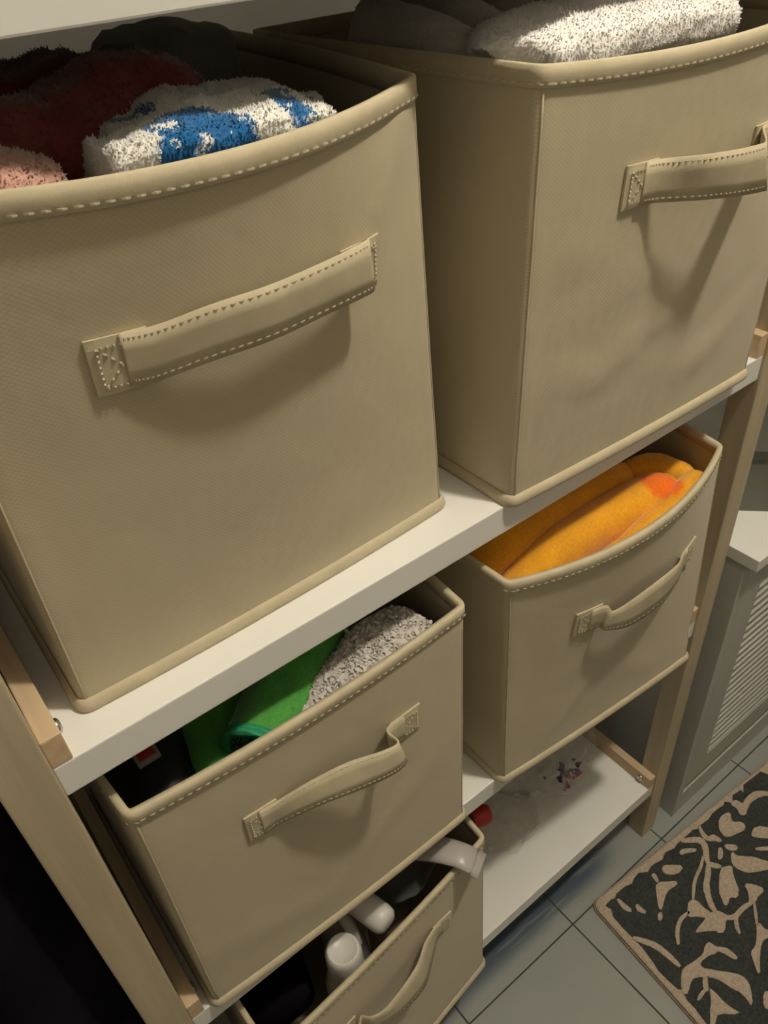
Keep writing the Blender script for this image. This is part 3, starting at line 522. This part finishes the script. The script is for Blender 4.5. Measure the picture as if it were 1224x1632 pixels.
make_box('b3', 'beige fabric box below the nearest one, holding green cloth and a white looped mat',
    ([(.28, .772, .003), (.331, .775, .004), (.427, .80, .010), (.527, .812, .017), (.62, .80, .024), (.672, .792, .024), (.668, .80, .012), (.70, .775, .004), (.75, .77, .003)],
     [(.28, .67, .003), (.325, .68, .004), (.435, .72, .018), (.545, .715, .026), (.64, .706, .030), (.690, .705, .027), (.675, .69, .014), (.70, .67, .004), (.75, .665, .003)]),
    [(.240, .334, .668, .772, 0), (.705, .813, .665, .762, 0)])
make_box('b4', 'beige fabric box beside the right post on the middle shelf, holding an orange towel',
    ([(.30, .755, .003), (.358, .745, .004), (.378, .725, .010), (.499, .766, .015), (.648, .764, .014), (.72, .735, .008), (.77, .715, .003), (.80, .71, .003)],
     [(.30, .655, .003), (.345, .65, .004), (.352, .645, .010), (.448, .624, .017), (.606, .624, .017), (.73, .622, .010), (.79, .60, .003), (.82, .60, .003)]),
    [(.243, .350, .655, .762, -.01), (.765, .865, .595, .69, .03)])
make_box('b5', 'beige fabric box pulled forward on the lowest shelf, holding white bottles',
    ([(.26, .765, .003), (.295, .785, .012), (.32, .77, .006), (.345, .785, .016), (.41, .79, .021), (.557, .795, .016), (.63, .815, .008), (.69, .812, .004), (.73, .80, .003)],
     [(.26, .67, .003), (.285, .665, .014), (.31, .70, .006), (.351, .71, .018), (.45, .668, .023), (.57, .645, .022), (.65, .675, .012), (.705, .715, .004), (.74, .70, .003)]),
    [(.235, .305, .67, .765, 0), (.695, .795, .70, .795, -.02)])

# ------------------------------------------------------------------ things inside the boxes
def limits(p, key):
    P = BOX[key]; t = min(max((p.z - ZO - P['z0']) / P['h'], 0), 1)
    x0 = P['fb'][0][0] * (1 - t) + P['ft'][0][0] * t; x1 = P['fb'][1][0] * (1 - t) + P['ft'][1][0] * t
    s_ = min(max((p.x - x0) / (x1 - x0), 0), 1)
    return front(P, s_, t).y, x0, x1, P['z0'] + P['h'] + ZO + .003
def keep_in(p, key, gap=.0085):
    """cloth gives way to the walls of the box it lies in"""
    fy, x0, x1, top = limits(p, key)
    if p.z < top: p = Vector((min(max(p.x, x0 + gap), x1 - gap), max(p.y, fy + gap), p.z))
    return p
def roll(st, n=30, power=2.4, steps=8, wob=.003, wfreq=28, seed=0, endr=True, bx=None):
    """soft rolled or folded cloth: cross-sections (x, y, z, half width, half height) along a path; z relative to the upper shelf"""
    S = catmull(st, steps); m_ = len(S); R = []
    for i in range(m_):
        c = Vector(S[i][:3]) + Vector((0, 0, ZO)); rs, ru = S[i][3], S[i][4]
        a = Vector(S[max(i - 1, 0)][:3]); b = Vector(S[min(i + 1, m_ - 1)][:3]); tg = (b - a).normalized()
        sd = tg.cross(Vector((0, 0, 1))).normalized(); up = sd.cross(tg)
        f = i / (m_ - 1); k = 1.0
        if endr: k = min(1, (1 - max(0, 1 - min(f, 1 - f) / .10) ** 2) ** .5 + .12)
        ring = []
        for j in range(n):
            an = 2 * math.pi * j / n; ca, sa = math.cos(an), math.sin(an)
            x = math.copysign(abs(ca) ** (2 / power), ca); y = math.copysign(abs(sa) ** (2 / power), sa)
            p = c + sd * x * rs * k + up * y * ru * k
            w_ = noise.noise(p * wfreq + Vector((seed * 7.3, 0, 0))) * wob + noise.noise(p * wfreq * 3.1 + Vector((0, seed * 3.1, 0))) * wob * .45
            d = (p - c).normalized(); p = p + d * w_
            if bx: p = keep_in(p, bx)
            ring.append(p)
        R.append(ring)
    return rings(R)
def pile(V, F, n, ln, rad, colf, jit=.6, flop=(0, 0, 0), bx=None):
    """n tapered yarn tufts scattered over the surface"""
    V = np.array([tuple(v) for v in V]); tri = []
    for f in F:
        for k in range(1, len(f) - 1): tri.append((f[0], f[k], f[k + 1]))
    tri = np.array(tri); a, b, c = V[tri[:, 0]], V[tri[:, 1]], V[tri[:, 2]]
    nr = np.cross(b - a, c - a); ar = np.linalg.norm(nr, axis=1) + 1e-12; cen = V.mean(0)
    nr = nr / ar[:, None]
    if np.mean(np.sum(((a + b + c) / 3 - cen) * nr, axis=1)) < 0: nr = -nr
    rng = np.random.default_rng(len(V) + n)
    idx = rng.choice(len(tri), n, p=ar / ar.sum()); r1 = np.sqrt(rng.random(n)); r2 = rng.random(n)
    P = a[idx] * (1 - r1)[:, None] + b[idx] * (r1 * (1 - r2))[:, None] + c[idx] * (r1 * r2)[:, None]
    nn = nr[idx]
    if bx:
        ok = np.ones(n, bool)
        for i in range(n):
            fy, x0, x1, top = limits(Vector(P[i]), bx)
            if P[i][2] < top - .010 and (P[i][1] < fy + .0095 or P[i][0] < x0 + .0095 or P[i][0] > x1 - .0095): ok[i] = False
        P = P[ok]; nn = nn[ok]; n = len(P)
    d = nn + rng.normal(0, jit, (n, 3)) + np.array(flop); d /= np.linalg.norm(d, axis=1)[:, None]
    u = np.cross(d, rng.normal(0, 1, (n, 3))); u /= np.linalg.norm(u, axis=1)[:, None]; v = np.cross(d, u)
    L = ln * (.6 + .7 * rng.random(n))[:, None]
    W = np.empty((n, 7, 3)); base = P - nn * .0008
    bend = rng.normal(0, .22, (n, 3)) * L
    for k in range(3):
        an = 2 * math.pi * k / 3; e = (u * math.cos(an) + v * math.sin(an)) * rad
        W[:, k] = base + e; W[:, 3 + k] = base + d * L * .6 + e * .8 + bend * .25
    W[:, 6] = base + d * L + bend
    t0 = np.array([[0, 1, 4, 3], [1, 2, 5, 4], [2, 0, 3, 5]]); t1 = np.array([[3, 4, 6], [4, 5, 6], [5, 3, 6]])
    o = (np.arange(n) * 7)[:, None, None]
    FF = (t0[None] + o).reshape(-1, 4).tolist() + (t1[None] + o).reshape(-1, 3).tolist()
    col = np.repeat(np.array([colf(p) for p in P]), 7, axis=0)
    return W.reshape(-1, 3), FF, col, np.repeat(nn * .8 + d[:len(nn)] * .2, 7, axis=0)
def quick(name, V, F, mat, parent, col=None, nrm=None):
    me = bpy.data.meshes.new(name); V = np.asarray(V) - np.array(ORG[parent.name])
    me.from_pydata(V.tolist(), [], F)
    if col is not None:
        at = me.color_attributes.new('Tint', 'FLOAT_COLOR', 'POINT'); c = np.ones((len(V), 4)); c[:, :3] = col; at.data.foreach_set('color', c.ravel())
    me.update(); me.materials.append(mat)
    if nrm is not None:      # soft pile: yarns shade like the nap they stand in
        me.polygons.foreach_set('use_smooth', [True] * len(me.polygons))
        nrm = nrm / np.linalg.norm(nrm, axis=1)[:, None]
        me.normals_split_custom_set_from_vertices(nrm.tolist())
    o = bpy.data.objects.new(name, me); COL.objects.link(o); o.parent = parent; ORG[o.name] = ORG[parent.name]
    return o
def towel(name, label, cat, pieces, colf, n, ln=.0045, rad=.0006, jit=.55, part='towel_fold', group=None, mat=None, bx=None):
    """pieces: list of roll geometries"""
    mat = mat or TERRY
    c = np.array([tuple(v) for v in pieces[0][0]]); lo = c.min(0); ce = c.mean(0)
    r = root(name, (float(ce[0]), float(ce[1]), float(lo[2])), label, cat, group)
    for V, F in pieces:
        V = [Vector(v) for v in V]
        o = mesh(part, V, F, mat, r, True, col=[colf(v) for v in V])
        if n:
            W, FF, cl, nm = pile([v for v in V], F, int(n), ln, rad, colf, jit, bx=bx)
            tag(quick('terry_pile', W, FF, mat, o, cl, nm), kind='stuff')
    return r
def flat(c, v=.12):
    def f(p):
        k = 1 + v * noise.noise(Vector(p) * 60); return (c[0] * k, c[1] * k, c[2] * k)
    return f
# --- upper left box
BLUE_SPOTS = [((.163, .002, 0), .024, .024), ((.216, .020, 0), .0075, .020), ((.226, .118, 0), .016, .009), ((.262, .072, 0), .011, .008), ((.222, .040, 0), .007, .006), ((.165, .085, 0), .014, .007)]
def spotted(p):
    p = Vector(p); q = Vector((noise.noise(p * 90), noise.noise(p * 90 + Vector((9, 0, 0))), 0)) * .006
    for c, rx, ry in BLUE_SPOTS:
        if p.z - ZO > .302 and ((p.x + q.x - c[0]) / rx) ** 2 + ((p.y + q.y - c[1]) / ry) ** 2 < 1 and noise.noise(p * 160) < .42: return (0.012, 0.13, 0.36)
    k = .95 + .08 * noise.noise(p * 50); return (.95 * k, .93 * k, .89 * k)
towel('spotted_towel', 'white fluffy towel with blue spots in the nearest upper box', 'towel',
      [roll([(.118, .030, .286, .034, .030), (.150, .028, .286, .040, .033), (.190, .034, .287, .044, .034), (.240, .040, .284, .042, .030)], wob=.0055, wfreq=45, seed=1, bx='b1'),
       roll([(.150, .080, .276, .030, .030), (.190, .096, .282, .036, .034), (.235, .100, .282, .036, .032), (.275, .085, .272, .030, .028)], wob=.0055, wfreq=45, seed=2, bx='b1')], spotted, 42000, .0019, .0006, .35, bx='b1')
def maroon(p):
    k = 1 + .3 * noise.noise(Vector(p) * 45); return (.26 * k, .055 * k, .050 * k)
towel('maroon_towel', 'dark maroon crumpled towel behind the pink one in the nearest upper box', 'towel',
      [roll([(.060, .085, .280, .030, .030), (.090, .110, .290, .034, .034), (.135, .125, .292, .034, .034), (.185, .135, .296, .034, .036), (.215, .150, .288, .03, .032)], wob=.008, seed=3, bx='b1'),
       roll([(.050, .150, .280, .03, .03), (.10, .185, .292, .04, .036), (.18, .205, .295, .04, .036)], wob=.009, seed=4, bx='b1')], maroon, 16000, .0026, .00042, bx='b1')
towel('pink_towel', 'pale pink fluffy towel behind the front rim of the nearest upper box', 'towel',
      [roll([(.032, .044, .278, .028, .032), (.062, .038, .288, .034, .034), (.098, .044, .284, .026, .030)], wob=.005, seed=5, bx='b1')], flat((.62, .36, .30)), 22000, .0020, .0006, .4, bx='b1')
towel('grey_cloth', 'dark grey folded cloth at the back of the nearest upper box', 'cloth',
      [roll([(.215, .215, .285, .035, .040), (.25, .24, .290, .04, .045), (.30, .25, .285, .035, .040)], wob=.006, seed=6, bx='b1', power=3.2)], flat((.20, .19, .17)), 0, bx='b1')
# --- upper right box
towel('fluffy_towel', 'white fluffy folded towel lying on grey cloth in the upper right box', 'towel',
      [roll([(.374, .020, .302, .028, .017), (.405, .034, .311, .044, .017), (.470, .042, .314, .054, .016), (.530, .042, .312, .054, .016), (.568, .036, .308, .044, .015)], wob=.0035, wfreq=45, power=3, seed=7, bx='b2')], flat((.95, .92, .90), .04), 46000, .0020, .0006, .38, bx='b2')
towel('grey_towel', 'grey folded towel under the white one in the upper right box', 'towel',
      [roll([(.420, .030, .276, .044, .021), (.49, .026, .277, .048, .021), (.575, .022, .276, .046, .021)], power=3, seed=8, bx='b2')], flat((.23, .20, .18)), 9000, .0022, .00045, bx='b2')
towel('fleece_blanket', 'grey fleece with soft folds at the left of the upper right box', 'blanket',
      [roll([(.385, .030, .262, .018, .040), (.395, .10, .280, .022, .045), (.40, .20, .285, .024, .05)], wob=.003, seed=9, bx='b2'),
       roll([(.425, .062, .268, .020, .042), (.432, .12, .285, .022, .045), (.44, .22, .285, .024, .05)], wob=.003, seed=10, bx='b2'),
       roll([(.475, .098, .275, .024, .040), (.49, .16, .29, .026, .045), (.50, .24, .285, .024, .05)], wob=.003, seed=11, bx='b2')], flat((.58, .54, .48), .25), 5000, .0020, .0005, part='fleece_fold', bx='b2')
# --- middle left box
GREEN = tinted('green_microfibre', scale=500)
def green(p):
    k = 1 + .25 * noise.noise(Vector(p) * 70); return (.085 * k, .33 * k, .060 * k)
HEM = noisy('teal_hem', (0.02, 0.27, 0.12), (0.03, 0.34, 0.16), 200, 0.8)
def arch(a, b, r0, r1, th=.0035, n=18):
    R = []
    a = Vector(a); b = Vector(b); ax = (b - a).normalized(); sd = ax.cross(Vector((0, 0, 1))).normalized(); up = sd.cross(ax)
    for i in range(15):
        f = i / 14; c = a.lerp(b, f) + Vector((0, 0, ZO)); r = r0 + (r1 - r0) * f; o = []; q = []
        for k in range(n):
            an = math.radians(-35 + 250 * k / (n - 1)); w_ = 1 + .10 * noise.noise(Vector((k * .35, f * 3, 1)))
            e = sd * math.cos(an) * 1.15 + up * math.sin(an)
            o.append(keep_in(c + e * r * w_, 'b3')); q.append(keep_in(c + e * (r * w_ - th), 'b3', .0085 + th))
        R.append(o + q[::-1])
    return rings(R)
gV, gF = arch((.112, .008, -.108), (.222, .085, -.104), .024, .034)
g = towel('green_cloth', 'bright green terry cloth folded over in the middle left box', 'cloth',
      [(gV, gF), roll([(.085, .015, -.165, .022, .030), (.095, .045, -.150, .034, .035), (.125, .095, -.138, .045, .035), (.18, .13, -.13, .04, .035)], wob=.005, seed=12, bx='b3')], green, 16000, .0022, .00045, part='cloth_fold', mat=GREEN, bx='b3')
a_ = Vector((.112, .008, -.108)); ax_ = (Vector((.222, .085, -.104)) - a_).normalized()
mesh('hem', *arch(a_ - ax_ * .001, a_ + ax_ * .007, .0255, .0260, .0065), HEM, g, True)
# looped chenille mat: thick rounded nubs
def nubs(V, F, n, r, ln, colf):
    V = np.array([tuple(v) for v in V]); tri = np.array([(f[0], f[k], f[k + 1]) for f in F for k in range(1, len(f) - 1)])
    a, b, c = V[tri[:, 0]], V[tri[:, 1]], V[tri[:, 2]]; nr = np.cross(b - a, c - a); ar = np.linalg.norm(nr, axis=1) + 1e-12; nr /= ar[:, None]
    rng = np.random.default_rng(5); VV = []; FF = []; CC = []
    for i in rng.choice(len(tri), n, p=ar / ar.sum()):
        q = rng.random(2); q = q if q.sum() < 1 else 1 - q
        p = Vector(a[i] + (b[i] - a[i]) * q[0] + (c[i] - a[i]) * q[1]); d = (Vector(nr[i]) + Vector(rng.normal(0, .55, 3))).normalized()
        u = d.cross(Vector(rng.normal(0, 1, 3))).normalized(); v = d.cross(u); m0 = len(VV)
        for (rr, hh) in ((1, -.2), (1.05, .4), (.85, .8), (.35, 1.0)):
            for k in range(6):
                an = k * math.pi / 3; VV.append(p + d * ln * hh + (u * math.cos(an) + v * math.sin(an)) * r * rr)
        for lv in range(3):
            for k in range(6): FF.append([m0 + lv * 6 + k, m0 + lv * 6 + (k + 1) % 6, m0 + lv * 6 + 6 + (k + 1) % 6, m0 + lv * 6 + 6 + k])
        FF.append([m0 + 18 + k for k in range(6)]); CC += [colf(p)] * 24
    return np.array([tuple(v) for v in VV]), FF, CC
mV, mF = roll([(.158, -.004, -.120, .020, .026), (.195, .006, -.112, .030, .030), (.240, .014, -.106, .034, .030), (.278, .020, -.108, .030, .028)], power=3, seed=13, bx='b3')
mt = towel('chenille_mat', 'off-white looped chenille mat rolled in the middle left box', 'mat', [(mV, mF)], flat((.60, .56, .52), .08), 0, part='mat_fold')
W, FF, cl = nubs(mV, mF, 2600, .0019, .0058, flat((.66, .62, .58), .1))
o_ = quick('chenille_loops', W, FF, TERRY, mt, cl); tag(o_, kind='stuff'); o_.data.polygons.foreach_set('use_smooth', [True] * len(o_.data.polygons))
BLACKP = noisy('black_plastic', (0.012, 0.012, 0.014), (0.02, 0.02, 0.022), 30, 0.35)
b_ = root('dark_bottle', (.045, .05, -.384 + ZO), 'dark plastic bottle lying in the left corner of the middle left box', 'bottle')
ax_ = Vector((.25, .95, .05)).normalized(); p0 = Vector((.040, .006, -.130 + ZO))
mesh('bottle_body', *lathe([(.001, -.002), (.018, 0), (.022, .006), (.022, .09), (.018, .11), (.009, .12), (.009, .128), (.001, .129)], p0, ax_), BLACKP, b_, True)
mesh('cap', *lathe([(.001, .126), (.011, .126), (.0115, .145), (.010, .148), (.001, .148)], p0, ax_), noisy('grey_cap', (.08, .08, .08), (.1, .1, .1), 40, .4), b_, True)
REDL = noisy('red_print', (.42, .03, .03), (.5, .05, .04), 40, .5); WHT = noisy('white_card', (.3, .28, .26), (.34, .32, .3), 40, .6)
pk = root('small_packet', (.045, .057, -.100 + ZO), 'small red and white packet on the dark bottle in the middle left box', 'packet')
V, F = box_geo(.036, .054, .049, .065, -.1045 + ZO, -.100 + ZO, .001); mesh('packet_body', V, F, WHT, pk)
V, F = box_geo(.0385, .0515, .0515, .0625, -.1001 + ZO, -.0995 + ZO, .0002); mesh('red_panel', V, F, REDL, pk)
# --- middle right box
def orange(p):
    p = Vector(p); k = 1 + .14 * noise.noise(p * 60)
    if ((p.x - .572) / .020) ** 2 + ((p.y + .004) / .018) ** 2 < 1 + .3 * noise.noise(p * 90): return (.88 * k, .17 * k, .010)
    return (.84 * k, .38 * k, .022 * k)
towel('orange_towel', 'orange towel rolled up with a red-orange patch in the middle right box', 'towel',
      [roll([(.372, .046, -.118, .020, .024), (.41, .052, -.106, .026, .030), (.48, .054, -.109, .026, .030), (.550, .052, -.113, .026, .029), (.582, .050, -.118, .022, .025)], seed=14, wob=.0030, bx='b4'),
       roll([(.380, .008, -.132, .020, .022), (.43, .014, -.118, .022, .028), (.52, .010, -.113, .024, .030), (.568, .002, -.110, .025, .031), (.592, .002, -.114, .018, .025)], seed=15, wob=.0030, bx='b4'),
       roll([(.445, -.022, -.140, .014, .022), (.50, -.026, -.122, .016, .026), (.575, -.024, -.110, .018, .026), (.625, -.012, -.108, .016, .022)], seed=16, wob=.0030, bx='b4'),
       roll([(.585, .052, -.128, .016, .026), (.612, .036, -.120, .020, .029), (.624, .008, -.120, .018, .027), (.616, -.014, -.126, .014, .022)], seed=17, wob=.0035, bx='b4')], orange, 14000, .0008, .0004, bx='b4')
towel('navy_cloth', 'dark navy cloth at the back of the middle right box', 'cloth',
      [roll([(.42, .13, -.125, .04, .035), (.52, .125, -.115, .04, .035), (.62, .13, -.12, .04, .035)], wob=.008, seed=18, bx='b4')], flat((.018, .022, .045)), 0, bx='b4')
# --- lowest box
PLW = noisy('white_plastic', (.70, .68, .64), (.75, .73, .69), 20, .35); PLT = noisy('milky_plastic', (.52, .49, .44), (.58, .55, .50), 20, .4)
fz = -.76 + .0045 + ZO
b_ = root('cream_bottle', (.140, -.004, fz), 'white bottle with a round cap standing in the lowest box', 'bottle')
mesh('bottle_body', *lathe([(.001, 0), (.024, .0), (.026, .004), (.026, .215), (.022, .235), (.016, .243), (.016, .25), (.001, .25)], (.140, -.004, fz)), PLT, b_, True)
mesh('cap', *lathe([(.001, .251), (.0195, .251), (.020, .253), (.0195, .284), (.0165, .291), (.0155, .2915), (.0145, .290), (.001, .290)], (.140, -.004, fz)), PLW, b_, True)
b_ = root('spray_bottle', (.180, .075, fz), 'white spray bottle with its nozzle pointing forward in the lowest box', 'bottle')
mesh('bottle_body', *lathe([(.001, 0), (.027, 0), (.029, .005), (.029, .18), (.022, .215), (.013, .232), (.013, .255), (.001, .255)], (.180, .075, fz)), PLT, b_, True)
mesh('spray_head', *lathe([(.001, -.012), (.013, -.010), (.0155, 0), (.0160, .03), (.0160, .070), (.0145, .077), (.010, .081), (.001, .082)], (.176, .070, fz + .272), (.25, -.95, .02)), PLW, b_, True)
V, F = rings([[Vector((.160 + x, .045 + y, fz + z)) for x, z in ((-.006, 0), (.006, 0), (.006, .004), (-.006, .004))] for y, z0 in ((0, 0),) for z in (0,)] * 1 + [[Vector((.160 + x, .012, fz + .225 + z)) for x, z in ((-.005, 0), (.005, 0), (.005, .004), (-.005, .004))]]) if False else strip([(.160, .050, fz + .262), (.158, .022, fz + .255), (.160, .010, fz + .235)], [(.174, .050, fz + .262), (.172, .022, fz + .255), (.173, .010, fz + .235)], .004)
mesh('trigger', V, F, PLT, b_, True)
FILM_T = noisy('soft_translucent_plastic', (.50, .46, .44), (.56, .52, .50), 20, .35); FILM_T.node_tree.nodes['Principled BSDF'].inputs['Transmission Weight'].default_value = .25
t_ = root('soft_tube', (.27, .03, fz), 'pale soft plastic tube hanging over the rim of the lowest box', 'tube')
mesh('tube_body', *roll([(.225, .085, -.500, .012, .011), (.250, .045, -.462, .014, .010), (.274, .008, -.440, .0150, .008), (.290, -.018, -.4350, .0150, .005), (.299, -.034, -.4395, .0150, .003)], n=20, wob=.0008, power=2), FILM_T, t_, True)
mesh('crimped_end', *strip([(.2850, -.040, -.4395 + ZO), (.2890, -.047, -.4440 + ZO)], [(.3120, -.026, -.4395 + ZO), (.3160, -.033, -.4440 + ZO)], .0016), FILM_T, t_, True)
towel('grey_pouch', 'dark grey crumpled pouch between the nozzle and the pale tube in the lowest box', 'pouch',
      [roll([(.215, .06, -.52, .03, .03), (.25, .045, -.50, .035, .035), (.29, .05, -.51, .025, .03)], wob=.008, seed=19, bx='b5')], flat((.06, .055, .05)), 0, bx='b5')
towel('black_fill_lump', 'black lump added to darken the left end of the lowest box', 'pouch',
      [roll([(.060, .02, -.575, .045, .05), (.075, .10, -.565, .05, .05), (.10, .17, -.57, .05, .05)], wob=.006, seed=20, bx='b5')], flat((.006, .006, .008)), 0, mat=NIGHT, bx='b5')  # black filler added so this end of the box interior looks dark
# --- lowest shelf, right half
def film(name, tint, fac):
    m, nt, p = new_mat(name)
    out = nt.nodes['Material Output']; tr = N(nt, 'ShaderNodeBsdfTransparent'); mx = N(nt, 'ShaderNodeMixShader')
    p.inputs['Base Color'].default_value = (*tint, 1); p.inputs['Roughness'].default_value = .09; p.inputs['Specular IOR Level'].default_value = .8
    n = N(nt, 'ShaderNodeTexNoise', Scale=60, Detail=3); v = mapped(nt); nt.links.new(v, n.inputs['Vector'])
    r = N(nt, 'ShaderNodeMapRange'); r.inputs[1].default_value = .35; r.inputs[2].default_value = .75; r.inputs[3].default_value = fac * .4; r.inputs[4].default_value = fac * 1.8
    nt.links.new(n.outputs[0], r.inputs[0]); nt.links.new(r.outputs[0], mx.inputs[0])
    nt.links.new(tr.outputs[0], mx.inputs[1]); nt.links.new(p.outputs[0], mx.inputs[2]); nt.links.new(mx.outputs[0], out.inputs[0])
    return m
CLEAR = film('clear_film', (.85, .82, .78), .15)
def crumple(c, rx, ry, rz, seed, nu=40, nv=22):
    R = []
    for j in range(nv + 1):
        ph = -math.pi / 2 + math.pi * j / nv; ring = []
        for i in range(nu):
            th = 2 * math.pi * i / nu
            d = Vector((math.cos(ph) * math.cos(th), math.cos(ph) * math.sin(th), math.sin(ph)))
            q = d * 2.2 + Vector((seed, 0, 0)); f = 1 + .28 * noise.noise(q) + .22 * (abs(noise.noise(q * 2.1)) - .2) + .14 * (abs(noise.noise(q * 4.5)) - .2)
            z = max(c[2] + d.z * rz * f + ZO, -.76 + ZO + .001 + .0006 * math.sin(i * 1.7 + j))
            ring.append((c[0] + d.x * rx * f, c[1] + d.y * ry * f, z))
        R.append(ring)
    return rings(R)
bg = root('plastic_bag', (.60, .14, -.76 + ZO), 'crumpled clear plastic bag with purple and pink print on the lowest shelf', 'bag')
mesh('bag_film', *crumple((.605, .140, -.705), .088, .078, .066, 3.0), CLEAR, bg)
PUR = noisy('purple_print', (.07, .035, .10), (.12, .06, .15), 80, .5); MAG = noisy('pink_print', (.42, .07, .20), (.5, .12, .26), 80, .5); DKG = noisy('dark_leaf_print', (.07, .08, .06), (.1, .1, .08), 80, .5)
rnd = random.Random(4)
spots_ = [(.590 + rnd.gauss(0, .016), .082 + rnd.gauss(0, .008), -.688 + rnd.gauss(0, .008), PUR) for _ in range(9)] + [(.600 + rnd.gauss(0, .013), .072 + rnd.gauss(0, .005), -.712 + rnd.gauss(0, .008), MAG) for _ in range(8)] + [(.622, .078, -.712, DKG), (.630, .082, -.706, DKG), (.562, .092, -.690, DKG)]
for k, (x, y, z, mt_) in enumerate(spots_):
    rad_ = rnd.uniform(.003, .008); R = []; a0 = rnd.random() * 6; up = Vector((rnd.uniform(-.4, .4), -.5, .8)).normalized(); s_ = Vector((math.cos(a0), math.sin(a0), rnd.uniform(-.3, .3))).normalized(); t2 = up.cross(s_).normalized()
    for r_ in (0, 1):
        R.append([Vector((x, y, z + ZO)) + (s_ * math.cos(q) * rad_ + t2 * math.sin(q) * rad_ * .6) * (1 + .22 * math.sin(3 * q + k) + .15 * math.sin(5 * q + 2 * k)) + up * (.0012 * r_ + .002 * math.sin(2 * q)) for q in [i * math.pi / 7 for i in range(14)]])
    mesh('printed_petal', *rings(R), mt_, bg)
bg = root('plastic_film', (.49, .09, -.76 + ZO), 'flat clear plastic wrapper lying in front of the red-capped bottle', 'wrapper')
mesh('film_sheet', *crumple((.495, .105, -.752), .060, .042, .016, 8.0), CLEAR, bg)
b_ = root('small_bottle', (.43, .15, -.76 + ZO), 'small dark bottle with a red cap lying on the lowest shelf', 'bottle')
ax_ = Vector((.93, -.36, 0)).normalized(); p0 = Vector((.375, .165, -.76 + .0205 + ZO))
mesh('bottle_body', *lathe([(.001, 0), (.017, .001), (.019, .006), (.019, .066), (.014, .076), (.010, .079), (.010, .084), (.001, .084)], p0, ax_), noisy('brown_glass', (.10, .085, .07), (.14, .12, .10), 30, .3), b_, True)
mesh('cap', *lathe([(.001, .082), (.014, .082), (.0155, .085), (.0155, .104), (.012, .112), (.001, .114)], p0, ax_), noisy('red_plastic', (.50, .035, .03), (.56, .05, .04), 30, .35), b_, True)
